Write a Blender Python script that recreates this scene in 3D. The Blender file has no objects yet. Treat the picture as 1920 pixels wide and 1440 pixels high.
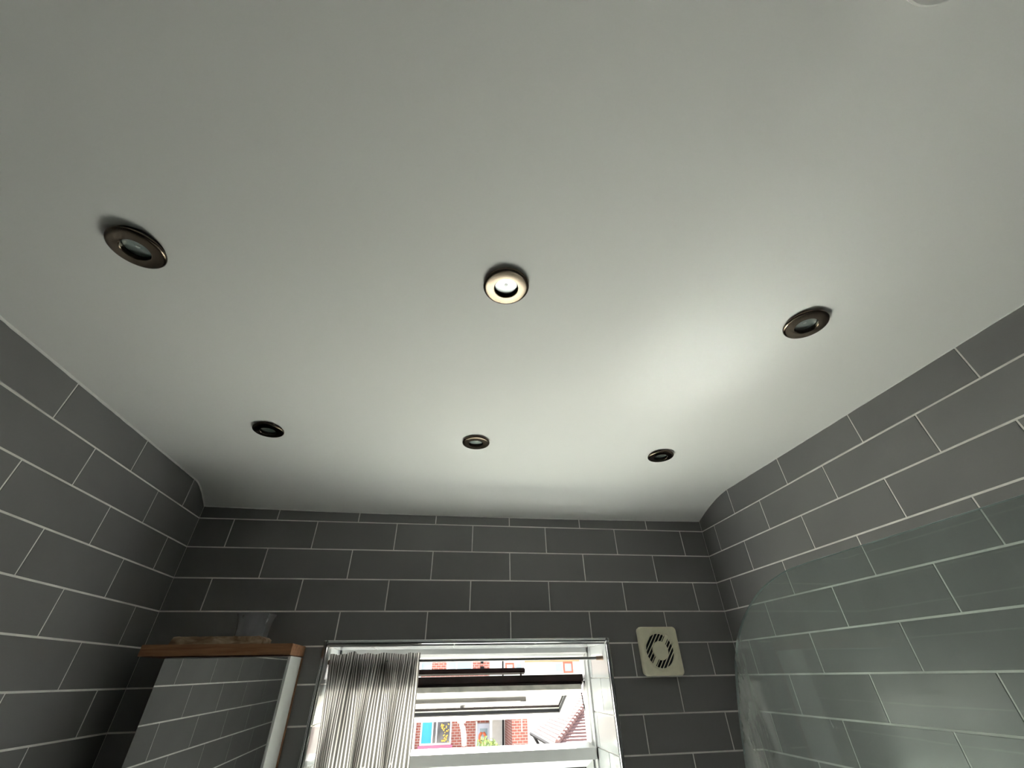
import bpy, bmesh, math, random
from mathutils import Vector, Matrix, noise

random.seed(11)
scn = bpy.context.scene
COL = scn.collection

# ------------------------------------------------------------------ camera
PITCH, YAW, ROLL = 0.62264, 0.16245, -0.02157
cp, sp, cy_, sy_ = math.cos(PITCH), math.sin(PITCH), math.cos(YAW), math.sin(YAW)
fwd = Vector((sy_ * cp, cy_ * cp, sp))
rgt = Vector((cy_, -sy_, 0))
upv = rgt.cross(fwd)
r2 = math.cos(ROLL) * rgt + math.sin(ROLL) * upv
u2 = -math.sin(ROLL) * rgt + math.cos(ROLL) * upv
cam_d = bpy.data.cameras.new('camera')
cam_d.sensor_fit = 'HORIZONTAL'
cam_d.sensor_width = 36.0
cam_d.lens = 764.9 / 1920 * 36
cam_d.clip_start = 0.02
cam_d.clip_end = 500
cam = bpy.data.objects.new('camera', cam_d)
cam.matrix_world = Matrix(((r2.x, u2.x, -fwd.x, 0.9301), (r2.y, u2.y, -fwd.y, -1.7068),
                           (r2.z, u2.z, -fwd.z, 2.3 - 0.5089), (0, 0, 0, 1)))
COL.objects.link(cam)
scn.camera = cam

# ------------------------------------------------------------------ sky, sun, exposure
SUN_DIR = Vector((0.06, -0.61, -0.78)).normalized()      # the way the light travels
world = bpy.data.worlds.new('sky')
scn.world = world
world.use_nodes = True
wn = world.node_tree
bg = wn.nodes['Background']
# bright hazy summer sky: pale at the horizon, a little bluer overhead
wtc = wn.nodes.new('ShaderNodeTexCoord')
wsx = wn.nodes.new('ShaderNodeSeparateXYZ')
wn.links.new(wtc.outputs['Generated'], wsx.inputs[0])
wrp = wn.nodes.new('ShaderNodeValToRGB')
wrp.color_ramp.elements[0].position = 0.0
wrp.color_ramp.elements[0].color = (0.34, 0.35, 0.35, 1)
wrp.color_ramp.elements[1].position = 0.9
wrp.color_ramp.elements[1].color = (0.22, 0.26, 0.31, 1)
wn.links.new(wsx.outputs[2], wrp.inputs[0])
wn.links.new(wrp.outputs[0], bg.inputs[0])
SKY_STRENGTH = 4.2
bg.inputs[1].default_value = SKY_STRENGTH
sun_d = bpy.data.lights.new('sun', 'SUN')
sun_d.energy = 45.0
sun_d.angle = math.radians(0.8)
sun_d.color = (1.0, 0.97, 0.915)
sun = bpy.data.objects.new('sun', sun_d)
sun.rotation_euler = (-SUN_DIR).to_track_quat('Z', 'Y').to_euler()
sun.location = (0, 5, 12)
COL.objects.link(sun)
vs = scn.view_settings
vs.view_transform = 'Standard'
vs.look = 'None'
vs.gamma = 1
vs.use_curve_mapping = False
vs.exposure = 1.28
cyc = scn.cycles
cyc.use_denoising = True
cyc.max_bounces = 5
cyc.diffuse_bounces = 4
cyc.glossy_bounces = 4
cyc.transmission_bounces = 4
cyc.transparent_max_bounces = 12
cyc.caustics_refractive = False
cyc.use_adaptive_sampling = True
cyc.adaptive_threshold = 0.05
cyc.sample_clamp_indirect = 80
cyc.blur_glossy = 0.0

# ------------------------------------------------------------------ materials
def new_mat(name):
    m = bpy.data.materials.new(name)
    m.use_nodes = True
    nt = m.node_tree
    b = nt.nodes.get('Principled BSDF')
    return m, nt, b

def pbr(name, col, rough=0.5, metal=0.0, spec=0.5, vary=0.0, vscale=8.0, bump=0.0, bscale=40.0, coat=0.0,
        per_object=0.0):
    m, nt, b = new_mat(name)
    b.inputs['Base Color'].default_value = (*col, 1)
    b.inputs['Roughness'].default_value = rough
    b.inputs['Metallic'].default_value = metal
    b.inputs['Specular IOR Level'].default_value = spec
    b.inputs['Coat Weight'].default_value = coat
    tc = nt.nodes.new('ShaderNodeTexCoord')
    if vary > 0 or per_object > 0:
        n = nt.nodes.new('ShaderNodeTexNoise')
        n.inputs['Scale'].default_value = vscale
        n.inputs['Detail'].default_value = 2
        nt.links.new(tc.outputs['Object'], n.inputs['Vector'])
        mr = nt.nodes.new('ShaderNodeMapRange')
        mr.inputs['From Min'].default_value = 0.25
        mr.inputs['From Max'].default_value = 0.75
        mr.inputs['To Min'].default_value = 1 - vary
        mr.inputs['To Max'].default_value = 1 + vary
        nt.links.new(n.outputs['Fac'], mr.inputs['Value'])
        fac = mr.outputs[0]
        if per_object > 0:
            oi = nt.nodes.new('ShaderNodeObjectInfo')
            m2 = nt.nodes.new('ShaderNodeMapRange')
            m2.inputs['To Min'].default_value = 1 - per_object
            m2.inputs['To Max'].default_value = 1 + per_object
            nt.links.new(oi.outputs['Random'], m2.inputs['Value'])
            mu = nt.nodes.new('ShaderNodeMath')
            mu.operation = 'MULTIPLY'
            nt.links.new(fac, mu.inputs[0])
            nt.links.new(m2.outputs[0], mu.inputs[1])
            fac = mu.outputs[0]
        sc_ = nt.nodes.new('ShaderNodeVectorMath')
        sc_.operation = 'SCALE'
        sc_.inputs[0].default_value = col
        nt.links.new(fac, sc_.inputs['Scale'])
        nt.links.new(sc_.outputs[0], b.inputs['Base Color'])
    if bump > 0:
        n2 = nt.nodes.new('ShaderNodeTexNoise')
        n2.inputs['Scale'].default_value = bscale
        n2.inputs['Detail'].default_value = 1
        nt.links.new(tc.outputs['Object'], n2.inputs['Vector'])
        bp = nt.nodes.new('ShaderNodeBump')
        bp.inputs['Strength'].default_value = bump
        bp.inputs['Distance'].default_value = 0.002
        nt.links.new(n2.outputs['Fac'], bp.inputs['Height'])
        nt.links.new(bp.outputs[0], b.inputs['Normal'])
    return m

def pane_glass(name, tint=(0.94, 0.97, 0.96), dirt=0.0, dirt_scale=30.0, ior=1.5, dirt_col=(0.75, 0.78, 0.77), edge=None):
    """Thin sheet glass: straight-through light, Fresnel mirror, optional limescale film."""
    m, nt, b = new_mat(name)
    nt.nodes.remove(b)
    out = nt.nodes['Material Output']
    tr = nt.nodes.new('ShaderNodeBsdfTransparent')
    tr.inputs[0].default_value = (*tint, 1)
    gl = nt.nodes.new('ShaderNodeBsdfGlossy')
    gl.inputs['Roughness'].default_value = 0.02
    fr = nt.nodes.new('ShaderNodeFresnel')
    # the same reflectance from both sides of the sheet
    ge = nt.nodes.new('ShaderNodeNewGeometry')
    io = nt.nodes.new('ShaderNodeMapRange')
    io.inputs['To Min'].default_value = ior
    io.inputs['To Max'].default_value = 1 / ior
    nt.links.new(ge.outputs['Backfacing'], io.inputs['Value'])
    nt.links.new(io.outputs[0], fr.inputs[0])
    mx = nt.nodes.new('ShaderNodeMixShader')
    nt.links.new(fr.outputs[0], mx.inputs[0])
    nt.links.new(tr.outputs[0], mx.inputs[1])
    nt.links.new(gl.outputs[0], mx.inputs[2])
    last = mx
    if dirt > 0:
        tc = nt.nodes.new('ShaderNodeTexCoord')
        mp = nt.nodes.new('ShaderNodeMapping')
        mp.inputs['Scale'].default_value = (1, 1, 0.35)
        nt.links.new(tc.outputs['Object'], mp.inputs[0])
        n = nt.nodes.new('ShaderNodeTexNoise')
        n.inputs['Scale'].default_value = dirt_scale
        n.inputs['Detail'].default_value = 6
        n.inputs['Roughness'].default_value = 0.65
        nt.links.new(mp.outputs[0], n.inputs['Vector'])
        mr = nt.nodes.new('ShaderNodeMapRange')
        mr.inputs['From Min'].default_value = 0.35
        mr.inputs['From Max'].default_value = 0.8
        mr.inputs['To Min'].default_value = dirt * 0.55
        mr.inputs['To Max'].default_value = dirt * 2.0
        nt.links.new(n.outputs['Fac'], mr.inputs['Value'])
        dfac = mr.outputs[0]
        if edge:                                   # limescale gathers towards the free edge
            sxx = nt.nodes.new('ShaderNodeSeparateXYZ')
            nt.links.new(tc.outputs['Object'], sxx.inputs[0])
            m3 = nt.nodes.new('ShaderNodeMapRange')
            m3.inputs['From Min'].default_value = edge[0]
            m3.inputs['From Max'].default_value = edge[1]
            m3.inputs['To Min'].default_value = 1.0
            m3.inputs['To Max'].default_value = edge[2]
            nt.links.new(sxx.outputs['Y'], m3.inputs['Value'])
            mm = nt.nodes.new('ShaderNodeMath')
            mm.operation = 'MULTIPLY'
            nt.links.new(dfac, mm.inputs[0])
            nt.links.new(m3.outputs[0], mm.inputs[1])
            dfac = mm.outputs[0]
        df = nt.nodes.new('ShaderNodeBsdfDiffuse')
        df.inputs[0].default_value = (*dirt_col, 1)
        tl = nt.nodes.new('ShaderNodeBsdfTranslucent')
        tl.inputs[0].default_value = (*dirt_col, 1)
        m0 = nt.nodes.new('ShaderNodeMixShader')
        m0.inputs[0].default_value = 0.5
        nt.links.new(df.outputs[0], m0.inputs[1])
        nt.links.new(tl.outputs[0], m0.inputs[2])
        m2 = nt.nodes.new('ShaderNodeMixShader')
        nt.links.new(dfac, m2.inputs[0])
        nt.links.new(mx.outputs[0], m2.inputs[1])
        nt.links.new(m0.outputs[0], m2.inputs[2])
        last = m2
    nt.links.new(last.outputs[0], out.inputs[0])
    return m

def brick_mat(name, axes=('X', 'Z'), c1=(0.25, 0.075, 0.055), c2=(0.19, 0.055, 0.042), mortar=(0.30, 0.25, 0.23)):
    m, nt, b = new_mat(name)
    tc = nt.nodes.new('ShaderNodeTexCoord')
    sx = nt.nodes.new('ShaderNodeSeparateXYZ')
    cb = nt.nodes.new('ShaderNodeCombineXYZ')
    nt.links.new(tc.outputs['Object'], sx.inputs[0])
    nt.links.new(sx.outputs[axes[0]], cb.inputs[0])
    nt.links.new(sx.outputs[axes[1]], cb.inputs[1])
    bt = nt.nodes.new('ShaderNodeTexBrick')
    bt.inputs['Scale'].default_value = 1
    bt.inputs['Brick Width'].default_value = 0.225
    bt.inputs['Row Height'].default_value = 0.09
    bt.inputs['Mortar Size'].default_value = 0.011
    bt.inputs['Color1'].default_value = (*c1, 1)
    bt.inputs['Color2'].default_value = (*c2, 1)
    bt.inputs['Mortar'].default_value = (*mortar, 1)
    nt.links.new(cb.outputs[0], bt.inputs['Vector'])
    nt.links.new(bt.outputs['Color'], b.inputs['Base Color'])
    b.inputs['Roughness'].default_value = 0.9
    return m

def wood_mat(name, ca, cb_, scale=(3, 30, 30), rough=0.55):
    m, nt, b = new_mat(name)
    tc = nt.nodes.new('ShaderNodeTexCoord')
    mp = nt.nodes.new('ShaderNodeMapping')
    mp.inputs['Scale'].default_value = scale
    nt.links.new(tc.outputs['Object'], mp.inputs[0])
    n = nt.nodes.new('ShaderNodeTexNoise')
    n.inputs['Scale'].default_value = 3
    n.inputs['Detail'].default_value = 6
    n.inputs['Distortion'].default_value = 0.6
    nt.links.new(mp.outputs[0], n.inputs['Vector'])
    r = nt.nodes.new('ShaderNodeValToRGB')
    r.color_ramp.elements[0].position = 0.35
    r.color_ramp.elements[0].color = (*ca, 1)
    r.color_ramp.elements[1].position = 0.7
    r.color_ramp.elements[1].color = (*cb_, 1)
    nt.links.new(n.outputs['Fac'], r.inputs[0])
    nt.links.new(r.outputs[0], b.inputs['Base Color'])
    b.inputs['Roughness'].default_value = rough
    return m

def striped_fabric(name):
    m, nt, b = new_mat(name)
    nt.nodes.remove(b)
    out = nt.nodes['Material Output']
    uv = nt.nodes.new('ShaderNodeUVMap')
    sx = nt.nodes.new('ShaderNodeSeparateXYZ')
    nt.links.new(uv.outputs[0], sx.inputs[0])
    mu = nt.nodes.new('ShaderNodeMath')
    mu.operation = 'MULTIPLY'
    mu.inputs[1].default_value = 1 / 0.0105
    nt.links.new(sx.outputs[0], mu.inputs[0])
    fr = nt.nodes.new('ShaderNodeMath')
    fr.operation = 'FRACT'
    nt.links.new(mu.outputs[0], fr.inputs[0])
    rp = nt.nodes.new('ShaderNodeValToRGB')
    rp.color_ramp.interpolation = 'LINEAR'
    e = rp.color_ramp.elements
    dark, light = (0.135, 0.126, 0.12, 1), (0.74, 0.72, 0.69, 1)
    e[0].position = 0.0
    e[0].color = dark
    e[1].position = 0.56
    e[1].color = dark
    for p, c in ((0.62, light), (0.94, light), (1.0, dark)):
        k = e.new(p)
        k.color = c
    nt.links.new(fr.outputs[0], rp.inputs[0])
    df = nt.nodes.new('ShaderNodeBsdfDiffuse')
    tl = nt.nodes.new('ShaderNodeBsdfTranslucent')
    nt.links.new(rp.outputs[0], df.inputs[0])
    nt.links.new(rp.outputs[0], tl.inputs[0])
    mx = nt.nodes.new('ShaderNodeMixShader')
    mx.inputs[0].default_value = 0.72
    nt.links.new(df.outputs[0], mx.inputs[1])
    nt.links.new(tl.outputs[0], mx.inputs[2])
    nt.links.new(mx.outputs[0], out.inputs[0])
    return m

M = {}
M['tile'] = pbr('grey_satin_tile', (0.200, 0.199, 0.197), 0.21, spec=0.4, vary=0.05, vscale=5, bump=0.05, bscale=25,
                per_object=0.05)
M['grout'] = pbr('pale_grout', (0.78, 0.77, 0.73), 0.9, vary=0.12, vscale=20)
M['ceiling'] = pbr('white_ceiling_paint', (0.80, 0.802, 0.785), 0.75, spec=0.25, vary=0.012, vscale=2.0)
M['caulk'] = pbr('white_caulk', (0.80, 0.80, 0.78), 0.5, vary=0.08, vscale=30)
M['reveal'] = pbr('white_gloss_tile', (0.41, 0.425, 0.43), 0.12, per_object=0.02)
M['sill'] = pbr('added_reflector_sill_tile', (0.82, 0.82, 0.80), 0.26, spec=0.9, coat=0.55)  # gloss added so sunlight bounces a bright patch onto the ceiling
M['sill'].node_tree.nodes['Principled BSDF'].inputs['Coat Roughness'].default_value = 0.25
M['sill_matt'] = pbr('matt_white_sill_tile', (0.82, 0.82, 0.80), 0.55, spec=0.3)  # kept matt to confine the bounced patch
M['reveal_grout'] = pbr('white_grout', (0.74, 0.73, 0.71), 0.8, vary=0.15, vscale=14)
M['upvc'] = pbr('white_window_plastic', (0.54, 0.545, 0.54), 0.3, vary=0.05, vscale=12)
M['upvc_dirty'] = pbr('grubby_white_window_plastic', (0.44, 0.42, 0.375), 0.4, vary=0.28, vscale=25)
M['brown'] = pbr('dark_brown_window_foil', (0.011, 0.004, 0.004), 0.5, spec=0.15, vary=0.5, vscale=18)
M['vent'] = pbr('grey_vent_plastic', (0.20, 0.185, 0.18), 0.5, vary=0.1)
M['gasket'] = pbr('black_rubber', (0.012, 0.012, 0.013), 0.7, spec=0.1)
M['chrome'] = pbr('bright_metal_trim', (0.72, 0.74, 0.75), 0.16, metal=1.0)
M['steel'] = pbr('dull_steel', (0.13, 0.13, 0.13), 0.45, metal=0.85)
M['rust'] = pbr('rusty_steel', (0.20, 0.13, 0.09), 0.8, vary=0.4, vscale=60)
M['nickel'] = pbr('brushed_bronze_nickel', (0.14, 0.113, 0.086), 0.20, metal=1.0, vary=0.08, vscale=60)
M['nickel_dark'] = pbr('dark_bronze_rim', (0.10, 0.085, 0.075), 0.35, metal=1.0)
M['black'] = pbr('black_shade_and_gasket', (0.012, 0.012, 0.012), 0.8)  # lens gasket, and shade painted into gaps and openings
M['reflector'] = pbr('grey_lamp_reflector', (0.42, 0.44, 0.43), 0.3, metal=0.7)
M['lens'] = pane_glass('lamp_lens_glass', (0.80, 0.85, 0.84), ior=1.42)
M['glass'] = pane_glass('window_glass')
M['screen'] = pane_glass('bath_screen_glass', (0.885, 0.935, 0.92), dirt=0.11, dirt_scale=14, edge=(0.40, 0.84, 2.6))
M['screen_edge'] = pbr('green_glass_edge', (0.42, 0.52, 0.50), 0.15)
M['mirror'] = pbr('mirror_silver', (0.86, 0.88, 0.87), 0.015, metal=1.0)
M['white_panel'] = pbr('white_melamine', (0.74, 0.76, 0.74), 0.4, vary=0.03)
M['wood'] = wood_mat('reddish_brown_wood', (0.24, 0.105, 0.048), (0.40, 0.20, 0.10))
M['old_wood'] = wood_mat('weathered_wood', (0.22, 0.14, 0.085), (0.55, 0.43, 0.30), scale=(9, 25, 25), rough=0.85)
M['cup'] = pane_glass('cloudy_plastic', (0.90, 0.90, 0.91), dirt=0.28, dirt_scale=2.5, dirt_col=(0.62, 0.63, 0.66))
M['cream'] = pbr('aged_cream_plastic', (0.86, 0.82, 0.63), 0.45, vary=0.07, vscale=25)
M['fabric'] = striped_fabric('striped_cotton')
M['lining'] = pbr('opaque_heading_blackout', (0.22, 0.21, 0.20), 0.9)  # dense layer added to block light behind the curtain heading
M['floor'] = pbr('grey_floor_vinyl', (0.20, 0.195, 0.18), 0.4, vary=0.06, vscale=3)
M['bath'] = pbr('white_bath_acrylic', (0.82, 0.82, 0.80), 0.15)
M['white_paint'] = pbr('grey_wall_paint', (0.18, 0.18, 0.18), 0.8)
M['fitting'] = pbr('white_plastic_fitting', (0.58, 0.58, 0.56), 0.4)
M['brick'] = brick_mat('red_brick_front')
M['brick_side'] = brick_mat('red_brick_side', ('Y', 'Z'))
M['render'] = pbr('white_render', (0.52, 0.51, 0.49), 0.9, vary=0.04)
M['house_white'] = pbr('white_house_paint', (0.50, 0.50, 0.49), 0.5)
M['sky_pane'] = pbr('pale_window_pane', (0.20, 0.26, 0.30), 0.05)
M['dark_pane'] = pbr('dark_window_pane', (0.045, 0.04, 0.045), 0.1, vary=0.6, vscale=3)
M['cyan'] = pbr('turquoise_blind', (0.03, 0.26, 0.33), 0.7)
M['pink'] = pbr('pink_sill_paint', (0.42, 0.10, 0.18), 0.6)
M['red'] = pbr('red_window_paint', (0.42, 0.06, 0.03), 0.5)
M['orange'] = pbr('orange_paint', (0.55, 0.13, 0.06), 0.7)
M['terracotta'] = pbr('terracotta_band', (0.48, 0.17, 0.09), 0.8)
M['yellow'] = pbr('yellow_flowers', (0.6, 0.40, 0.08), 0.8, vary=0.5, vscale=15)
M['slate'] = pbr('dark_slate', (0.008, 0.008, 0.009), 0.8, spec=0.1)
M['rooftile'] = pbr('faded_red_roof_tile', (0.15, 0.085, 0.08), 0.85, vary=0.2, vscale=4)
M['leaf'] = pbr('pale_green_leaf', (0.30, 0.38, 0.13), 0.6, vary=0.3, vscale=3)
M['ground'] = pbr('pale_paving_ground', (0.34, 0.33, 0.29), 0.9, vary=0.15, vscale=0.6)
M['pale_blue'] = pbr('pale_blue_door_paint', (0.36, 0.38, 0.46), 0.5)

# ------------------------------------------------------------------ helpers
def mesh_from(verts, faces, name='mesh', smooth=False):
    me = bpy.data.meshes.new(name)
    me.from_pydata(verts, [], faces)
    bm = bmesh.new()
    bm.from_mesh(me)
    bmesh.ops.recalc_face_normals(bm, faces=bm.faces)
    bm.to_mesh(me)
    bm.free()
    if smooth:
        for p in me.polygons:
            p.use_smooth = True
    me.update()
    return me

def link(name, me, mat, parent=None, loc=None, rot=None):
    if mat is not None and len(me.materials) == 0:
        me.materials.append(mat)
    o = bpy.data.objects.new(name, me)
    COL.objects.link(o)
    if parent is not None:
        o.parent = parent
    if loc is not None:
        o.location = loc
    if rot is not None:
        o.rotation_euler = rot
    return o

class MB:
    """collects shapes into one mesh"""
    def __init__(self):
        self.v, self.f = [], []
    def add(self, v, f):
        b = len(self.v)
        self.v += [tuple(p) for p in v]
        self.f += [tuple(i + b for i in q) for q in f]
        return self
    def box(self, x0, x1, y0, y1, z0, z1):
        v = [(x0, y0, z0), (x1, y0, z0), (x1, y1, z0), (x0, y1, z0), (x0, y0, z1), (x1, y0, z1), (x1, y1, z1), (x0, y1, z1)]
        return self.add(v, [(0, 3, 2, 1), (4, 5, 6, 7), (0, 1, 5, 4), (1, 2, 6, 5), (2, 3, 7, 6), (3, 0, 4, 7)])
    def prism(self, poly, fn0, fn1):
        """poly of 2d points mapped by two functions to the two end loops"""
        n = len(poly)
        v = [fn0(*p) for p in poly] + [fn1(*p) for p in poly]
        f = [tuple(range(n))[::-1], tuple(range(n, 2 * n))]
        f += [(i, (i + 1) % n, n + (i + 1) % n, n + i) for i in range(n)]
        return self.add(v, f)
    def tube(self, pts, r, seg=10, cap=True):
        pts = [Vector(p) for p in pts]
        rs = r if isinstance(r, (list, tuple)) else [r] * len(pts)
        b = len(self.v)
        ring = []
        t0 = (pts[1] - pts[0]).normalized()
        ref = Vector((0, 0, 1)) if abs(t0.z) < 0.9 else Vector((1, 0, 0))
        for i, p in enumerate(pts):
            t = (pts[min(i + 1, len(pts) - 1)] - pts[max(i - 1, 0)]).normalized()
            a = t.cross(ref).normalized()
            c = t.cross(a).normalized()
            for k in range(seg):
                an = 2 * math.pi * k / seg
                self.v.append(tuple(p + (a * math.cos(an) + c * math.sin(an)) * rs[i]))
        for i in range(len(pts) - 1):
            for k in range(seg):
                k2 = (k + 1) % seg
                self.f.append((b + i * seg + k, b + i * seg + k2, b + (i + 1) * seg + k2, b + (i + 1) * seg + k))
        if cap:
            self.f.append(tuple(b + k for k in range(seg))[::-1])
            e = b + (len(pts) - 1) * seg
            self.f.append(tuple(e + k for k in range(seg)))
        return self
    def lathe(self, prof, seg=48, cx=0, cy=0, cap0=False, cap1=False):
        """prof: (radius, z) list, revolved about z"""
        b = len(self.v)
        for r, z in prof:
            for k in range(seg):
                a = 2 * math.pi * k / seg
                self.v.append((cx + r * math.cos(a), cy + r * math.sin(a), z))
        for i in range(len(prof) - 1):
            for k in range(seg):
                k2 = (k + 1) % seg
                self.f.append((b + i * seg + k, b + i * seg + k2, b + (i + 1) * seg + k2, b + (i + 1) * seg + k))
        if cap0:
            self.f.append(tuple(b + k for k in range(seg))[::-1])
        if cap1:
            e = b + (len(prof) - 1) * seg
            self.f.append(tuple(e + k for k in range(seg)))
        return self
    def build(self, name, mat, parent=None, smooth=False, loc=None, rot=None, bevel=0.0):
        me = mesh_from(self.v, self.f, name, smooth)
        if bevel > 0:
            bm = bmesh.new()
            bm.from_mesh(me)
            bmesh.ops.bevel(bm, geom=list(bm.edges), offset=bevel, segments=2, affect='EDGES', clamp_overlap=True)
            bm.to_mesh(me)
            bm.free()
        o = link(name, me, mat, parent, loc, rot)
        if smooth:
            flat_sharp(o)
        return o

def flat_sharp(o, ang=40):
    me = o.data
    bm = bmesh.new()
    bm.from_mesh(me)
    for e in bm.edges:
        if len(e.link_faces) == 2 and e.calc_face_angle(0) > math.radians(ang):
            e.smooth = False
    bm.to_mesh(me)
    bm.free()

def empty(name, loc=(0, 0, 0), parent=None):
    o = bpy.data.objects.new(name, None)
    o.empty_display_size = 0.05
    COL.objects.link(o)
    o.location = loc
    if parent is not None:
        o.parent = parent
    return o

def tag(o, label=None, cat=None, group=None, kind=None):
    if label:
        o['label'] = label
    if cat:
        o['category'] = cat
    if group:
        o['group'] = group
    if kind:
        o['kind'] = kind
    return o

# ------------------------------------------------------------------ dimensions
R = 2.0514            # room width
Y1 = -2.60            # wall behind the camera
Z0 = 2.30             # first full grout line below the ceiling
H = 0.10347           # course height
W = 0.303             # tile pitch
TOPZ = 2.55
GV, GH = 0.0038, 0.0046

def ceil_z(x, y):
    q = min(max(x / R, 0), 1)
    zb = 0.104 - q * (0.004 + 0.0135 * max(0.0, -y - 0.25))
    c = 0.125 + 0.125 * q
    e = 0.0455 - 0.036 * q * (1 - q)
    t = min(max(1 + y / c, 0), 1)
    return Z0 + zb - (zb - e) * t ** 1.7

# window opening in the far wall
OX0, OX1, OZ0, OZ1 = 0.560, 1.540, 0.93, 1.888
TR = 0.0115           # metal trim width
FY = 0.22             # room face of the window frame

# ------------------------------------------------------------------ setting: walls, floor, ceiling
b = MB()
b.box(-0.12, OX0, 0.0002, 0.30, 0, TOPZ)
b.box(OX1, R + 0.12, 0.0002, 0.30, 0, TOPZ)
b.box(OX0, OX1, 0.0002, 0.30, OZ1, TOPZ)
b.box(OX0, OX1, 0.0002, 0.30, 0, OZ0)
wall_back = tag(b.build('wall_back', M['grout']), kind='structure')
wall_left = tag(MB().box(-0.12, -0.0002, Y1, 0.001, 0, TOPZ).build('wall_left', M['grout']), kind='structure')
wall_right = tag(MB().box(R + 0.0002, R + 0.12, Y1, 0.001, 0, TOPZ).build('wall_right', M['grout']), kind='structure')
wall_front = tag(MB().box(-0.12, R + 0.12, Y1 - 0.12, Y1, 0, TOPZ).build('wall_front', M['white_paint']), kind='structure')
floor = tag(MB().box(-0.12, R + 0.12, Y1 - 0.12, 0.30, -0.15, 0).build('floor', M['floor']), kind='structure')

NX, ys = 40, [Y1 + (Y1 * -1 - 0.30) * i / 24 for i in range(25)] + [-0.30 + 0.30 * i / 28 for i in range(1, 29)]
v, f = [], []
for y in ys:
    for i in range(NX + 1):
        x = R * i / NX
        v.append((x, y, ceil_z(x, y) + 0.0012 * noise.noise(Vector((x * 2.2, y * 2.2, 3.0)))))
for j in range(len(ys) - 1):
    for i in range(NX):
        a = j * (NX + 1) + i
        f.append((a, a + 1, a + NX + 2, a + NX + 1))
nlow = len(v)
for (x, y) in ((0, Y1), (R, Y1), (R, 0), (0, 0)):
    v.append((x, y, TOPZ))
f.append((nlow, nlow + 1, nlow + 2, nlow + 3))
last = (len(ys) - 1) * (NX + 1)
f.append(tuple(range(0, NX + 1)) + (nlow + 1, nlow))
f.append(tuple(range(last, last + NX + 1)) + (nlow + 2, nlow + 3))
f.append(tuple(j * (NX + 1) for j in range(len(ys))) + (nlow + 3, nlow))
f.append(tuple(j * (NX + 1) + NX for j in range(len(ys))) + (nlow + 2, nlow + 1))
cm = mesh_from(v, f, 'ceiling', smooth=True)
ceiling = tag(link('ceiling', cm, M['ceiling']), kind='structure')
flat_sharp(ceiling)
tag(MB().box(-0.12, R + 0.12, Y1 - 0.12, 0.30, TOPZ, TOPZ + 0.1).build('roof_slab', M['white_paint']), kind='structure')

# ------------------------------------------------------------------ wall tiles, one object each
def tile_mesh(poly, mapfn, proud=0.0009, back=-0.0012, inset=0.0006):
    """poly: (u, z) around its centre; mapfn(u, n, z) -> local xyz"""
    n = len(poly)
    cu = sum(p[0] for p in poly) / n
    cz = sum(p[1] for p in poly) / n
    wu = max(p[0] for p in poly) - min(p[0] for p in poly)
    wz = max(p[1] for p in poly) - min(p[1] for p in poly)
    su, sz = max(0.5, 1 - 2 * inset / max(wu, 1e-4)), max(0.5, 1 - 2 * inset / max(wz, 1e-4))
    mid = [mapfn(u, proud * 0.35, z) for u, z in poly]
    bk = [mapfn(u, back, z) for u, z in poly]
    fr = [mapfn(cu + (u - cu) * su, proud, cz + (z - cz) * sz) for u, z in poly]
    v = bk + mid + fr
    f = [tuple(range(n))[::-1], tuple(range(2 * n, 3 * n))]
    for i in range(n):
        j = (i + 1) % n
        f.append((i, j, n + j, n + i))
        f.append((n + i, n + j, 2 * n + j, 2 * n + i))
    return mesh_from(v, f, 'tile')

MAPS = {'left': lambda u, n, z: (n, -u, z), 'back': lambda u, n, z: (u, -n, z), 'right': lambda u, n, z: (-n, -u, z)}
def place(wall, u, z):
    return {'left': (0, -u, z), 'back': (u, 0, z), 'right': (R, -u, z)}[wall]
PARENT = {'left': wall_left, 'back': wall_back, 'right': wall_right}
full_w, full_h = W - GV, H - GH
FULL = {k: tile_mesh([(-full_w / 2, -full_h / 2), (full_w / 2, -full_h / 2), (full_w / 2, full_h / 2), (-full_w / 2, full_h / 2)], fn)
        for k, fn in MAPS.items()}
for me in FULL.values():
    me.materials.append(M['tile'])

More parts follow.
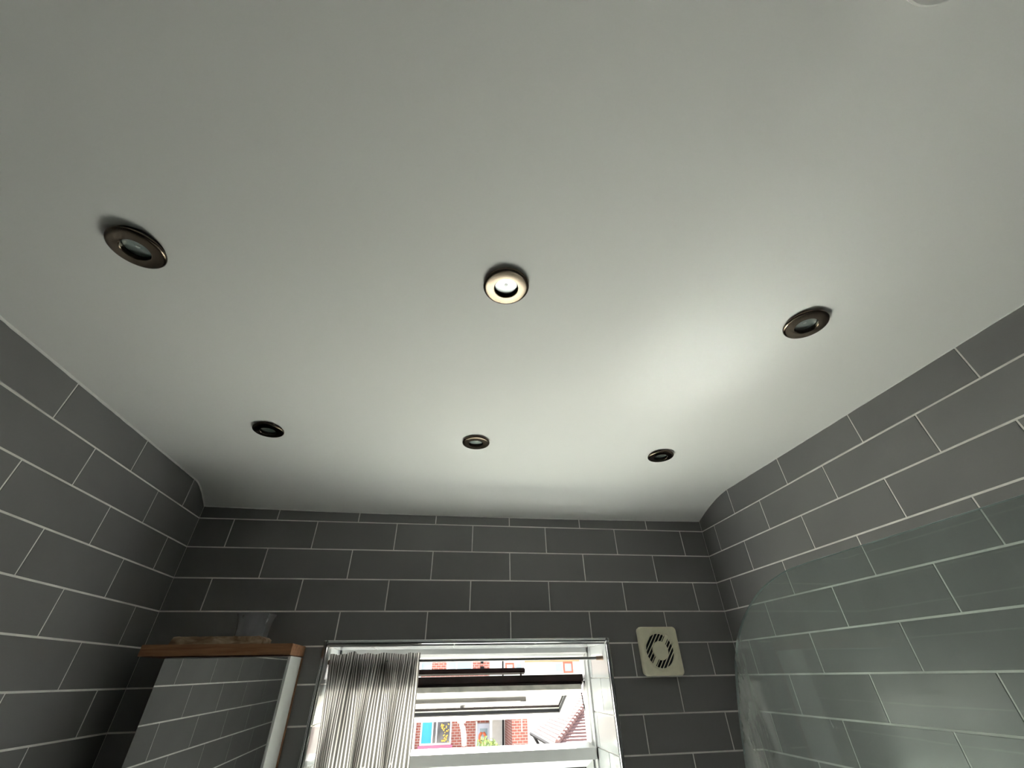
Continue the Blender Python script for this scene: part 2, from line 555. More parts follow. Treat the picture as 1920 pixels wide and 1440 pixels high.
def lay(wall, length, off_odd, off_even, rows, hole=None, detail_to=12):
    field = MB()
    for k in range(-1, rows):
        off = off_odd if k % 2 else off_even
        zb, zt = Z0 - (k + 1) * H, Z0 - k * H
        if k == -1:
            zb, zt = Z0, Z0 + 0.12
        joints = [0.0]
        n = -3
        while off + n * W < length:
            j = off + n * W
            if j > 0.012:
                joints.append(j)
            n += 1
        joints.append(length)
        for i in range(len(joints) - 1):
            u0, u1 = joints[i], joints[i + 1]
            a = u0 + (GV / 2 if i > 0 else 0.0015)
            c = u1 - (GV / 2 if i < len(joints) - 2 else 0.0015)
            if c - a < 0.008:
                continue
            if k == -1:
                m_ = max(2, int((c - a) / 0.02))
                top = []
                for q in range(m_ + 1):
                    u = c + (a - c) * q / m_
                    x, y = {'left': (0, -u), 'back': (u, 0), 'right': (R, -u)}[wall]
                    top.append((u, ceil_z(x, y) - 0.0015 + random.uniform(-0.0008, 0.0004)))
                poly = [(a, zb + GH / 2), (c, zb + GH / 2)] + top
            else:
                lo, hi = zb + GH / 2, zt - GH / 2
                if lo < 0.002:
                    lo = 0.002
                poly = [(a, lo), (c, lo), (c, hi), (a, hi)]
                if hole:
                    hx0, hx1, hz0, hz1 = hole
                    if c > hx0 and a < hx1 and hi > hz0 and lo < hz1:
                        inx0, inx1 = a >= hx0, c <= hx1
                        if lo >= hz0 and hi <= hz1:                  # beside the opening
                            if inx0 and inx1:
                                continue
                            if not inx0:
                                poly = [(a, lo), (hx0, lo), (hx0, hi), (a, hi)]
                            else:
                                poly = [(hx1, lo), (c, lo), (c, hi), (hx1, hi)]
                        elif hi > hz1:                               # course cut over the opening
                            if inx0 and inx1:
                                poly = [(a, hz1), (c, hz1), (c, hi), (a, hi)]
                            elif not inx0:
                                poly = [(a, lo), (hx0, lo), (hx0, hz1), (c, hz1), (c, hi), (a, hi)]
                            else:
                                poly = [(a, hz1), (hx1, hz1), (hx1, lo), (c, lo), (c, hi), (a, hi)]
                        else:                                        # course cut under the opening
                            if inx0 and inx1:
                                poly = [(a, lo), (c, lo), (c, hz0), (a, hz0)]
                            elif not inx0:
                                poly = [(a, lo), (c, lo), (c, hz0), (hx0, hz0), (hx0, hi), (a, hi)]
                            else:
                                poly = [(a, lo), (c, lo), (c, hi), (hx1, hi), (hx1, hz0), (a, hz0)]
            us = [p[0] for p in poly]
            zs = [p[1] for p in poly]
            if max(us) - min(us) < 0.004:
                continue
            cu, cz = (max(us) + min(us)) / 2, (max(zs) + min(zs)) / 2
            loc = place(wall, cu, cz)
            if k >= detail_to:
                me = tile_mesh([(u - cu, z - cz) for u, z in poly], MAPS[wall])
                field.add([tuple(Vector(vv.co) + Vector(loc)) for vv in me.vertices], [tuple(p.vertices) for p in me.polygons])
                bpy.data.meshes.remove(me)
                continue
            tl = 0.0011
            rot = (random.uniform(-tl, tl) if wall == 'back' else 0, random.uniform(-tl, tl) if wall != 'back' else 0,
                   random.uniform(-tl * .4, tl * .4))
            is_full = len(poly) == 4 and abs(max(us) - min(us) - full_w) < 1e-4 and abs(max(zs) - min(zs) - full_h) < 1e-4
            me = FULL[wall] if is_full else tile_mesh([(u - cu, z - cz) for u, z in poly], MAPS[wall])
            link('tile', me, M['tile'], PARENT[wall], loc, rot)
    if field.v:
        tag(field.build('lower_tile_courses', M['tile'], PARENT[wall]), kind='stuff')

rows_all = 22
lay('left', -Y1, 0.1297, 0.1297 + W / 2, rows_all)
lay('back', R, 0.1252 + W / 2, 0.1252, rows_all, hole=(OX0 - TR, OX1 + TR, OZ0 - TR, OZ1 + TR + 0.003))
lay('right', -Y1, 0.2469, 0.2469 + W / 2, rows_all)

# white gloss tiles lining the window reveal
def reveal_box(parent, x0, x1, y0, y1, z0, z1, mat='reveal'):
    o = MB().box(x0, x1, y0, y1, z0, z1).build('tile', M[mat], parent, bevel=0.0008)
    return o
for side in (0, 1):
    for k in range(3, 14):
        zt, zb = min(Z0 - k * H - 0.0015, OZ1 - 0.004), Z0 - (k + 1) * H + 0.0015
        zb = max(zb, OZ0 + 0.004)
        if zt - zb < 0.01:
            continue
        cut = 0.10 if k % 2 == 1 else 0.19
        for (ya, yb) in ((0.001, cut - 0.001), (cut + 0.001, FY)):
            if side:
                reveal_box(wall_back, OX1 - 0.004, OX1 + 0.0004, ya, yb, zb, zt)
            else:
                reveal_box(wall_back, OX0 - 0.0004, OX0 + 0.004, ya, yb, zb, zt)
xs = [OX0 + 0.005, 0.70, 0.985, 1.275, OX1 - 0.005]
for i in range(4):
    for (ya, yb) in ((0.001, 0.102), (0.104, FY)):
        reveal_box(wall_back, xs[i] + 0.001, xs[i + 1] - 0.001, ya, yb, OZ1 - 0.004, OZ1 + 0.0004)
        reveal_box(wall_back, xs[i] + 0.001, xs[i + 1] - 0.001, ya, yb, OZ0 - 0.0004, OZ0 + 0.004, 'sill' if i == 3 else 'sill_matt')  # out of view; one end made glossy as an added reflector

# bright metal edging round the opening
tm = MB()
def trim_piece(p0, p1, inward):
    """quarter-round bead with an outer lip, from p0 to p1 along the wall face"""
    p0, p1, w = Vector(p0), Vector(p1), Vector(inward)
    prof = [(0, 0.0), (0, -0.0035), (0.0022, -0.0048), (0.0040, -0.0026), (0.0058, -0.0030), (0.0088, -0.0062),
            (0.0118, -0.0050), (0.0135, -0.0012), (0.0135, 0.004), (0.010, 0.006), (0.0, 0.0008)]
    def mk(base, sgn):
        return lambda a, n_: tuple(base + w * a + Vector((0, n_, 0)))
    tm.prism(prof, mk(p0, -1), mk(p1, 1))
ox0, ox1, oz0, oz1 = OX0 - TR, OX1 + TR, OZ0 - TR, OZ1 + TR + 0.003
trim_piece((ox0, 0, oz1), (ox1, 0, oz1), (0, 0, -1))
trim_piece((ox0, 0, oz0), (ox0, 0, oz1), (1, 0, 0))
trim_piece((ox1, 0, oz0), (ox1, 0, oz1), (-1, 0, 0))
trim_piece((ox0, 0, oz0), (ox1, 0, oz0), (0, 0, 1))
tag(tm.build('trim_1', M['chrome']), kind='structure')

# caulk bead where the tiles meet the ceiling
def caulk(name, pts, rad):
    mb = MB()
    P = []
    rr = []
    for i, p in enumerate(pts):
        P.append(p)
        rr.append(rad * (0.75 + 0.6 * abs(noise.noise(Vector(p) * 23))))
    mb.tube(P, rr, 8)
    tag(mb.build(name, M['caulk'], smooth=True), kind='structure')
n = 150
caulk('trim_2', [(0.0006, Y1 * (1 - i / n), ceil_z(0, Y1 * (1 - i / n)) - 0.0012) for i in range(n + 1)], 0.0042)
caulk('trim_3', [(R - 0.0006, Y1 * (1 - i / n), ceil_z(R, Y1 * (1 - i / n)) - 0.0002) for i in range(n + 1)], 0.0020)
caulk('trim_4', [(R * i / n, -0.0006, ceil_z(R * i / n, 0) - 0.0004) for i in range(n + 1)], 0.0024)

# ------------------------------------------------------------------ window
win = tag(empty('window_1', ((OX0 + OX1) / 2, FY, OZ0)), kind='structure')
win_inv = Vector(win.location)
def wpart(mb, name, mat, parent=None, smooth=False, bevel=0.0):
    """geometry given in world coordinates, moved into the window's own frame"""
    mb.v = [tuple(Vector(p) - win_inv) for p in mb.v]
    return mb.build(name, mat, parent or win, smooth=smooth, bevel=bevel)
HEADZ = 2.3 - 0.447
TRZ0, TRZ1 = 2.3 - 0.757, 2.3 - 0.7245
# head: two steps
def xprism(poly, x0, x1):
    return MB().prism(poly, lambda y, z: (x0, y, z), lambda y, z: (x1, y, z))
wpart(xprism([(FY, OZ1), (FY, 1.868), (FY + 0.012, 1.864), (FY + 0.018, HEADZ + 0.004), (FY + 0.05, HEADZ), (FY + 0.07, HEADZ), (FY + 0.07, OZ1)], OX0, OX1),
      'frame_head', M['upvc'])
def zprism(poly, z0, z1):
    return MB().prism(poly, lambda x, y: (x, y, z0), lambda x, y: (x, y, z1))
for sx_, x_ in ((1, OX0), (-1, OX1)):
    wpart(zprism([(x_, FY), (x_ + sx_ * 0.010, FY), (x_ + sx_ * 0.014, FY + 0.012), (x_ + sx_ * 0.019, FY + 0.018), (x_ + sx_ * 0.022, FY + 0.05),
                  (x_ + sx_ * 0.022, FY + 0.07), (x_, FY + 0.07)], OZ0, OZ1), 'frame_jamb', M['upvc'])
wpart(xprism([(FY, TRZ0), (FY, TRZ1), (FY + 0.004, TRZ1 + 0.001), (FY + 0.045, TRZ1 + 0.0115), (FY + 0.05, TRZ1 + 0.003), (FY + 0.07, TRZ1), (FY + 0.07, TRZ0 - 0.015),
              (FY + 0.03, TRZ0 - 0.015), (FY + 0.022, TRZ0)], OX0 + 0.001, OX1 - 0.001), 'transom', M['upvc'])
wpart(MB().box(OX0, OX1, FY, FY + 0.07, OZ0, OZ0 + 0.045), 'frame_sill', M['upvc'], bevel=0.004)
# lower fixed light
bd = MB()
lx0, lx1, lz0, lz1 = OX0 + 0.022, OX1 - 0.022, OZ0 + 0.045, TRZ0
bd.prism([(FY + 0.012, lz1), (FY + 0.03, lz1 - 0.022), (FY + 0.04, lz1 - 0.022), (FY + 0.04, lz1)], lambda y, z: (lx0, y, z), lambda y, z: (lx1, y, z))
bd.prism([(FY + 0.012, lz0), (FY + 0.04, lz0), (FY + 0.04, lz0 + 0.022), (FY + 0.03, lz0 + 0.022)], lambda y, z: (lx0, y, z), lambda y, z: (lx1, y, z))
for sx_, x_ in ((1, lx0), (-1, lx1)):
    bd.prism([(x_, FY + 0.012), (x_ + sx_ * 0.022, FY + 0.03), (x_ + sx_ * 0.022, FY + 0.04), (x_, FY + 0.04)], lambda x, y: (x, y, lz0), lambda x, y: (x, y, lz1))
wpart(bd, 'glazing_bead', M['upvc'])
wpart(MB().box(lx0, lx1, FY + 0.040, FY + 0.044, lz0, lz1), 'pane', M['glass'])
gs = MB()
gs.box(lx0 + 0.022, lx1 - 0.022, FY + 0.034, FY + 0.0395, lz1 - 0.026, lz1 - 0.022)
gs.box(lx1 - 0.026, lx1 - 0.022, FY + 0.034, FY + 0.0395, lz0 + 0.022, lz1 - 0.022)
gs.box(lx0 + 0.022, lx0 + 0.026, FY + 0.034, FY + 0.0395, lz0 + 0.022, lz1 - 0.022)
wpart(gs, 'gasket', M['gasket'])

# open top-hung sash
TH = math.radians(66)
SD = Vector((0, math.sin(TH), -math.cos(TH)))     # down the sash
TD = Vector((0, math.cos(TH), math.sin(TH)))      # through its thickness, to the weather side
P0 = Vector((0, FY + 0.012, 2.3 - 0.552))
SX0, SX1, SL, ST = 0.592, 1.512, 0.246, 0.050
def sp_(x, s, t):
    return Vector((x, 0, 0)) + P0 + SD * s + TD * t
def sbox(mb, x0, x1, s0, s1, t0, t1):
    v = [sp_(x, s, t) for t in (t0, t1) for (x, s) in ((x0, s0), (x1, s0), (x1, s1), (x0, s1))]
    return mb.add(v, [(0, 3, 2, 1), (4, 5, 6, 7), (0, 1, 5, 4), (1, 2, 6, 5), (2, 3, 7, 6), (3, 0, 4, 7)])
RW = 0.052
mb = MB()
IN0, IN1 = SX0 + 0.012, SX1 - 0.012
sbox(mb, IN0, IN1, 0, RW, 0, 0.018)
sbox(mb, IN0, IN1, SL - RW, SL, 0, 0.018)
sbox(mb, IN0, IN0 + RW, RW, SL - RW, 0, 0.018)
sbox(mb, IN1 - RW, IN1, RW, SL - RW, 0, 0.018)
sash = wpart(mb, 'sash', M['upvc_dirty'], bevel=0.0015)
sash['label'] = 'white plastic inside of the open top-hung sash'
mb = MB()
for (a, c, s0, s1) in ((SX0, SX1, -0.006, RW), (SX0, SX1, SL - RW, SL + 0.006), (SX0, SX0 + RW + 0.012, RW, SL - RW), (SX1 - RW - 0.012, SX1, RW, SL - RW)):
    sbox(mb, a, c, s0, s1, 0.026, ST)
    sbox(mb, a + 0.006, c - 0.006, s0 + (0.006 if s0 < RW else 0), s1 - (0.006 if s1 > RW else 0), 0.0185, 0.026)
clad = wpart(mb, 'outer_cladding', M['brown'], sash, bevel=0.001)
clad['label'] = 'dark brown weather side of the open sash'
wpart(sbox(MB(), IN0 + RW - 0.004, IN1 - RW + 0.004, RW - 0.004, SL - RW + 0.004, 0.010, 0.014), 'pane', M['glass'], sash)
mb = MB()
sbox(mb, IN0 + RW, IN1 - RW, SL - RW - 0.009, SL - RW, -0.002, 0.0095)
sbox(mb, IN1 - RW - 0.004, IN1 - RW, RW, SL - RW, -0.002, 0.0095)
sbox(mb, IN0 + RW, IN0 + RW + 0.003, RW, SL - RW, -0.001, 0.009)
wpart(mb, 'gasket', M['gasket'], sash)
mb = MB()
sbox(mb, 0.66, 1.285, RW + 0.002, RW + 0.024, -0.012, 0.009)
sbox(mb, 1.262, 1.285, RW + 0.003, RW + 0.023, -0.0135, -0.011)
wpart(mb, 'trickle_vent', M['vent'], sash, bevel=0.0015)
mb = MB()
sbox(mb, 0.66, 1.285, 0.022, 0.044, ST + 0.024, ST + 0.041)
for fx_ in (0.70, 1.265):
    sbox(mb, fx_, fx_ + 0.006, 0.026, 0.040, ST, ST + 0.025)
wpart(mb, 'vent_hood', M['brown'], sash, bevel=0.003)
mb = MB()
hx = 1.045
sbox(mb, hx - 0.016, hx + 0.016, SL - 0.040, SL - 0.012, -0.010, 0.0)
mb.tube([sp_(hx, SL - 0.026, -0.008), sp_(hx, SL - 0.026, -0.022), sp_(hx + 0.006, SL - 0.018, -0.030), sp_(hx + 0.010, SL - 0.02, -0.055), sp_(hx + 0.012, SL - 0.024, -0.085)],
        [0.008, 0.009, 0.010, 0.0105, 0.009], 10)
wpart(mb, 'handle', M['upvc'], sash, smooth=True)
mb = MB()
mb.tube([(SX1 + 0.004, FY + 0.03, 2.3 - 0.525), (SX1 + 0.010, FY + 0.032, 2.3 - 0.535), (SX1 + 0.011, FY + 0.034, 2.3 - 0.548)], 0.0035, 8)
mb.tube([(SX1 - 0.004, FY + 0.05, 2.3 - 0.565), (SX1 + 0.003, FY + 0.06, 2.3 - 0.60), (SX1 + 0.010, FY + 0.055, 2.3 - 0.645)], 0.0022, 8)
mb.tube([(SX1 + 0.012, FY + 0.05, 2.3 - 0.585), (SX1 + 0.004, FY + 0.06, 2.3 - 0.615)], 0.0022, 8)
wpart(mb, 'stay_arm', M['gasket'], sash)
bpy.context.view_layer.update()

# ------------------------------------------------------------------ curtain rod and curtain
RODY, RODZ = 0.045, 2.3 - 0.4575
rod = tag(empty('curtain_rod', (OX1 - 0.004, RODY, RODZ)), 'thin dull metal curtain rod across the top of the window recess', 'curtain rod')
MB().tube([(OX0 + 0.004 - (OX1 - 0.004), 0, 0.0), (-0.002, 0, 0)], 0.0046, 12).build('pole', M['steel'], rod, smooth=True)
MB().tube([(-0.026, 0, 0), (-0.0005, 0, 0)], [0.0060, 0.0068], 12).build('end_bracket', M['rust'], rod, smooth=True)
MB().tube([(OX0 + 0.0045 - (OX1 - 0.004), 0, 0), (OX0 + 0.030 - (OX1 - 0.004), 0, 0)], [0.0068, 0.006], 12).build('end_bracket', M['rust'], rod, smooth=True)

CX0, CX1 = 0.5665, 0.868
curtain = tag(empty('curtain', (CX0, RODY, RODZ)), 'grey and white striped cotton curtain gathered at one side of the window', 'curtain')
def curtain_sheet(ztop, zbot, ysh, nz, fullness=1.0, xlim=(0.0, 1.0)):
    NU = 420
    folds = [(7.3, 0.2, 1.0), (12.1, 1.7, 0.55), (19.0, 0.6, 0.32)]
    verts, faces, uvs = [], [], []
    for j in range(nz + 1):
        z = ztop + (zbot - ztop) * j / nz
        d = (RODZ - z)                       # distance below the rod
        k = min(max((d + 0.0) / 0.30, 0), 1)
        arc = 0
        prev = None
        # stripe coordinate from a fixed fold length so that stripes run down the cloth
        for i in range(NU + 1):
            t = xlim[0] + (xlim[1] - xlim[0]) * i / NU
            ph = t + 0.010 * math.sin(9 * t + 3.0) + 0.035 * k * math.sin(6.1 * t + 1.2)
            amp_small = 0.0014 * (1 - 0.55 * k) * (0.35 if abs(d) < 0.006 else 1.0)
            amp_big = 0.004 + 0.026 * k
            y = 0
            y += amp_big * math.sin(2 * math.pi * (3.3 * ph + 0.15 + 0.25 * k))
            y += amp_big * 0.45 * math.sin(2 * math.pi * (5.9 * ph + 0.5 - 0.4 * k))
            y += amp_small * math.sin(2 * math.pi * (14.3 * ph + 0.3 * math.sin(5 * t)))
            y += 0.0022 * noise.noise(Vector((t * 30, z * 14, 1.0)))
            lean = 0.015 * math.sin(2 * math.pi * (3.1 * t + 0.1)) * k
            xx = CX0 + (CX1 - CX0) * t + lean + 0.010 * k * (1 - t) - 0.012 * k * t
            xx += 0.0015 * amp_small / 0.0014 * math.cos(2 * math.pi * (14.3 * ph + 0.3 * math.sin(5 * t)))
            xx = max(xx, OX0 + 0.0065)
            zz = z
            if j == 0:
                zz += 0.008 * noise.noise(Vector((t * 11, 0.3, 5.0))) + (0.006 if 0.19 < t < 0.27 else 0)
            verts.append((xx - CX0, y + ysh, zz - RODZ))
            uvs.append((t * 0.47 + 0.004 * math.sin(17 * t), zz))
    for j in range(nz):
        for i in range(NU):
            a = j * (NU + 1) + i
            faces.append((a, a + 1, a + NU + 2, a + NU + 1))
    me = bpy.data.meshes.new('cloth')
    me.from_pydata(verts, [], faces)
    ul = me.uv_layers.new(name='UVMap')
    for lp in me.loops:
        ul.data[lp.index].uv = uvs[lp.vertex_index]
    for p in me.polygons:
        p.use_smooth = True
    me.update()
    return me
cl = link('panel', curtain_sheet(RODZ + 0.022, 0.955, -0.0105, 70), M['fabric'], curtain)
hd = link('heading', curtain_sheet(RODZ + 0.021, RODZ - 0.086, 0.0105, 16), M['fabric'], curtain)
hd2 = link('heading_light_block', curtain_sheet(RODZ + 0.018, RODZ - 0.085, 0.0130, 12), M['lining'], curtain)  # unseen opaque layer added to keep the heading dark

# ------------------------------------------------------------------ mirrored wall cabinet with board, plank, cup
BX0, BX1, BY = 0.077, 0.492, -0.155
BZ0, BZ1 = 2.3 - 0.443, 2.3 - 0.414
cab = tag(empty('mirror_cabinet', (0.318, -0.07, 1.30)), 'mirror-fronted bathroom cabinet hung on the tiles left of the window', 'cabinet')
cl_ = Vector(cab.location)
def cpart(mb, name, mat, bevel=0.0, parent=None, rot=None):
    mb.v = [tuple(Vector(p) - cl_) for p in mb.v]
    return mb.build(name, mat, parent or cab, bevel=bevel)
KX0, KX1, KZ0, KZ1 = 0.145, 0.490, 1.30, BZ0 - 0.0025
cpart(MB().box(KX0 + 0.004, KX1 - 0.004, -0.130, -0.014, KZ0, KZ1), 'body', M['white_panel'], bevel=0.001)
cpart(MB().box(KX1 - 0.004, KX1, -0.138, -0.016, KZ0, KZ1), 'side_panel', M['white_panel'])
cpart(MB().box(KX0, KX1 + 0.002, -0.016, -0.0015, KZ0, KZ1), 'back_board', M['wood'], bevel=0.001)
door = cpart(MB().box(KX0, KX1 - 0.005, -0.139, -0.131, KZ0, KZ1), 'door', M['white_panel'], bevel=0.001)
mir = MB()
# silvered glass, leaning by half a degree
nx_, nz_ = 0.0086, -0.0058
def mp_(x, z, d):
    return (x, -0.1405 - d + (x - KX0) * nx_ - (z - 1.6) * -nz_, z)
mv = [mp_(x, z, d) for d in (0.0, 0.003) for (x, z) in ((KX0 + 0.002, KZ0 + 0.002), (KX1 - 0.006, KZ0 + 0.002), (KX1 - 0.006, KZ1 - 0.003), (KX0 + 0.002, KZ1 - 0.003))]
mir.add(mv, [(0, 3, 2, 1), (4, 5, 6, 7), (0, 1, 5, 4), (1, 2, 6, 5), (2, 3, 7, 6), (3, 0, 4, 7)])
mr_ = cpart(mir, 'mirror', M['mirror'], parent=cab)

board = tag(MB().box(BX0 - 0.2845, BX1 - 0.2845, BY, -0.0015, 0, BZ1 - BZ0).build('wooden_board', M['wood'], loc=(0.2845, 0, BZ0), bevel=0.0012),
            'reddish brown wooden board lying on top of the mirror cabinet', 'board')
pl = MB()
n = 26
poly_top = [(-0.1285 + 0.257 * i / n, 0.0215 + 0.0016 * noise.noise(Vector((i * 0.7, 2, 0)))) for i in range(n + 1)]
poly = [(-0.1300, 0.0), (0.1270, 0.0)] + [(x - 0.001, z) for x, z in poly_top[::-1]]
poly[2] = (0.1262, 0.0165)
poly[-1] = (-0.1235, 0.020)
pl.prism(poly, lambda x, z: (x, -0.045, z), lambda x, z: (x, 0.050, z))
plank = tag(pl.build('offcut_plank', M['old_wood'], loc=(0.262, -0.082, BZ1)), 'rough weathered offcut of wood on the brown board', 'plank')
cup = empty('plastic_cup', (0.338, -0.078, BZ1 + 0.0222))
tag(cup, 'cloudy clear plastic cup standing on the wooden offcut', 'cup')
cupm = MB()
segs = 40
prof = [(0.046, 0.000), (0.0465, 0.003), (0.048, 0.020), (0.0505, 0.040), (0.054, 0.054), (0.0575, 0.060), (0.0585, 0.0625), (0.0575, 0.0635),
        (0.0530, 0.0555), (0.0495, 0.040), (0.0470, 0.020), (0.0455, 0.0035), (0.0, 0.0030)]
cupm.lathe(prof, segs, cap0=True)
# one flattened side
cupm.v = [(max(x, -0.0475) if z < 0.058 else max(x, -0.052), y, z) for x, y, z in cupm.v]
cupm.build('cup_wall', M['cup'], cup, smooth=True)

# ------------------------------------------------------------------ extractor fan grille
FX, FZ, FS = 1.737, 2.3 - 0.4400, 0.0755
fan = tag(empty('extractor_fan', (FX, -0.0012, FZ)), 'cream plastic extractor fan grille with diagonal slats on the tiled wall', 'fan')
def rrect(s, r, n=6):
    pts = []
    for cxx, czz, a0 in ((s - r, s - r, 0), (-s + r, s - r, 90), (-s + r, -s + r, 180), (s - r, -s + r, 270)):
        for i in range(n + 1):
            a = math.radians(a0 + 90 * i / n)
            pts.append((cxx + r * math.cos(a), czz + r * math.sin(a)))
    return pts
# housing behind
MB().prism(rrect(FS - 0.002, 0.012), lambda x, z: (x, 0, z), lambda x, z: (x, -0.012, z)).build('housing', M['cream'], fan)
# front plate: rounded square with a round opening, slightly domed
def front_plate():
    mb = MB()
    outer = []
    rr_ = rrect(FS, 0.014, 8)
    for i in range(len(rr_)):
        p, q = rr_[i], rr_[(i + 1) % len(rr_)]
        k_ = max(1, int(math.hypot(q[0] - p[0], q[1] - p[1]) / 0.006))
        outer += [(p[0] + (q[0] - p[0]) * j / k_, p[1] + (q[1] - p[1]) * j / k_) for j in range(k_)]
    m_ = len(outer)
    RI = 0.0590
    loops = []
    def ang(p):
        return math.atan2(p[1], p[0])
    o2 = sorted(outer, key=ang)
    inner = [(RI * math.cos(ang(p)), RI * math.sin(ang(p))) for p in o2]
    mid = [((p[0] * 0.955), (p[1] * 0.955)) for p in o2]
    lip = [(p[0] * 0.90, p[1] * 0.90) for p in inner]
    layers = [(o2, -0.012), (o2, -0.021), (mid, -0.026), ([(q[0] * 1.10, q[1] * 1.10) for q in inner], -0.0275), (inner, -0.0235), (lip, -0.0180), (lip, -0.012)]
    for L, d in layers:
        mb.v += [(p[0], d, p[1]) for p in L]
    for a in range(len(layers) - 1):
        for i in range(m_):
            j = (i + 1) % m_
            mb.f.append((a * m_ + i, a * m_ + j, (a + 1) * m_ + j, (a + 1) * m_ + i))
    return mb
front_plate().build('front_plate', M['cream'], fan, smooth=True)
MB().lathe([(0.0575, 0.0), (0.0575, 0.001)], 40, cap0=True, cap1=True).build('opening_shade_disc', M['black'], fan, rot=(math.radians(90), 0, 0), loc=(0, -0.0125, 0))  # black disc stands in for the shade inside the fan
md = MB().lathe([(0.0295, 0.0), (0.0300, 0.004), (0.0285, 0.0075), (0.020, 0.0085), (0.0, 0.0088)], 36, cap0=True)
md.build('centre_disc', M['cream'], fan, smooth=True, rot=(math.radians(90), 0, 0), loc=(0, -0.0165, 0))
ca, sa = math.cos(math.radians(52)), math.sin(math.radians(52))
for i in range(-5, 6):
    off = i * 0.0105
    half = math.sqrt(max(0.0, 0.0600 ** 2 - off ** 2))
    if half < 0.008:
        continue
    th = 0.0062 if i == 0 else 0.0013
    mb = MB()
    # a slat stands on edge and leans, running up to the right
    def pt(l, w_, d):
        return (l * ca - w_ * sa, d, l * sa + w_ * ca)
    lean = 0.0012
    mb.prism([(off - th, -0.0185), (off + th, -0.0185), (off + th + lean, -0.0235), (off - th + lean, -0.0235)],
             lambda w_, d: pt(-half, w_, d), lambda w_, d: pt(half, w_, d))
    mb.build('slat', M['cream'], fan)

# ------------------------------------------------------------------ downlights
def make_downlight():
    root = empty('downlight')
    MB().lathe([(0.0385, 0.005), (0.0385, -0.0030), (0.030, -0.0035)], 56).build('base_ring', M['black'], root, smooth=True)  # black colour stands for the shadow gap behind the bezel
    MB().lathe([(0.0300, -0.0025), (0.0408, -0.0025), (0.0428, -0.0038), (0.0430, -0.0060), (0.0420, -0.0078), (0.0400, -0.0087),
                (0.0388, -0.0091), (0.0375, -0.0092), (0.0245, -0.0103), (0.0228, -0.0101), (0.0218, -0.0090), (0.0216, -0.0010)], 72
               ).build('bezel', M['nickel'], root, smooth=True)
    MB().lathe([(0.0216, -0.0035), (0.0212, -0.0035), (0.0212, -0.0015)], 48).build('lens_gasket', M['black'], root, smooth=True)
    MB().lathe([(0.0213, -0.0028), (0.0, -0.0028)], 48).build('lens', M['lens'], root)
    MB().lathe([(0.0215, -0.0012), (0.019, -0.0007), (0.012, -0.0003), (0.006, -0.0002), (0.0, -0.0002)], 40).build('reflector', M['reflector'], root, smooth=True)
    MB().lathe([(0.0, -0.0018), (0.0028, -0.0014), (0.0033, -0.0007), (0.0033, -0.0003)], 16).build('bulb_tip', M['fitting'], root, smooth=True)
    return root
def copy_tree(o, parent=None):
    c = o.copy()
    COL.objects.link(c)
    c.parent = parent
    for ch in o.children:
        copy_tree(ch, c)
    return c
lights = [
    ((0.3745, -1.190), (0.045, 0.02), 'round bronze downlight hanging slightly loose, nearest the left wall in the front row'),
    ((1.0070, -1.1935), (0.0, 0.0), 'round downlight whose pale ring catches the window light, middle of the front row'),
    ((1.6480, -1.1810), (0.01, -0.015), 'round bronze downlight nearest the right wall in the front row'),
    ((0.3855, -0.5515), (0.0, 0.0), 'small dark downlight above the mirror cabinet, in the row nearer the window'),
    ((1.0005, -0.5480), (0.0, 0.0), 'small brassy downlight in the middle of the row nearer the window'),
    ((1.6310, -0.5260), (0.0, 0.0), 'small dark downlight towards the fan side of the row nearer the window'),
]
proto = make_downlight()
bpy.context.view_layer.update()
for i, ((x, y), tilt, lab) in enumerate(lights):
    o = proto if i == 0 else copy_tree(proto)
    o.location = (x, y, ceil_z(x, y) - (0.0030 if i == 0 else 0.0004 if i < 3 else 0.0))
    o.rotation_euler = (tilt[0], tilt[1], i * 1.1)
    tag(o, lab, 'downlight', 'recessed ceiling downlights')

# fitting at the top edge of the picture
fx_, fy_ = 1.402, -1.706
fit = tag(empty('ceiling_fitting', (fx_, fy_, ceil_z(fx_, fy_))), 'round white plastic fitting on the ceiling at the top edge', 'ceiling fitting')
MB().lathe([(0.052, 0.0), (0.052, -0.004), (0.050, -0.006), (0.043, -0.006)], 48, cap0=True, cap1=True).build('base_plate', M['fitting'], fit, smooth=True)
MB().lathe([(0.042, -0.005), (0.041, -0.018), (0.036, -0.027), (0.022, -0.031), (0.0, -0.032)], 48).build('cover', M['fitting'], fit, smooth=True)

# ------------------------------------------------------------------ bath and glass screen
GX = 1.352
bt = MB()
def rr2(x0, x1, y0, y1, r, z, n=6):
    pts = []
    for cx_, cy2, a0 in ((x1 - r, y1 - r, 0), (x0 + r, y1 - r, 90), (x0 + r, y0 + r, 180), (x1 - r, y0 + r, 270)):
        for i in range(n + 1):
            a = math.radians(a0 + 90 * i / n)
            pts.append((cx_ + r * math.cos(a), cy2 + r * math.sin(a), z))
    return pts
bx0, bx1, by0, by1 = 1.33, R - 0.003, Y1 + 0.02, -0.30
bl = [rr2(bx0, bx1, by0, by1, 0.01, 0.002), rr2(bx0, bx1, by0, by1, 0.01, 0.545), rr2(bx0 + .01, bx1 - .01, by0 + .01, by1 - .01, 0.02, 0.555),
      rr2(bx0 + .06, bx1 - .06, by0 + .07, by1 - .07, 0.12, 0.555), rr2(bx0 + .075, bx1 - .075, by0 + .085, by1 - .085, 0.12, 0.53),
      rr2(bx0 + .12, bx1 - .12, by0 + .2, by1 - .2, 0.12, 0.20), rr2(bx0 + .17, bx1 - .17, by0 + .3, by1 - .3, 0.1, 0.16)]
for L in bl:
    bt.v += L
nb = len(bl[0])
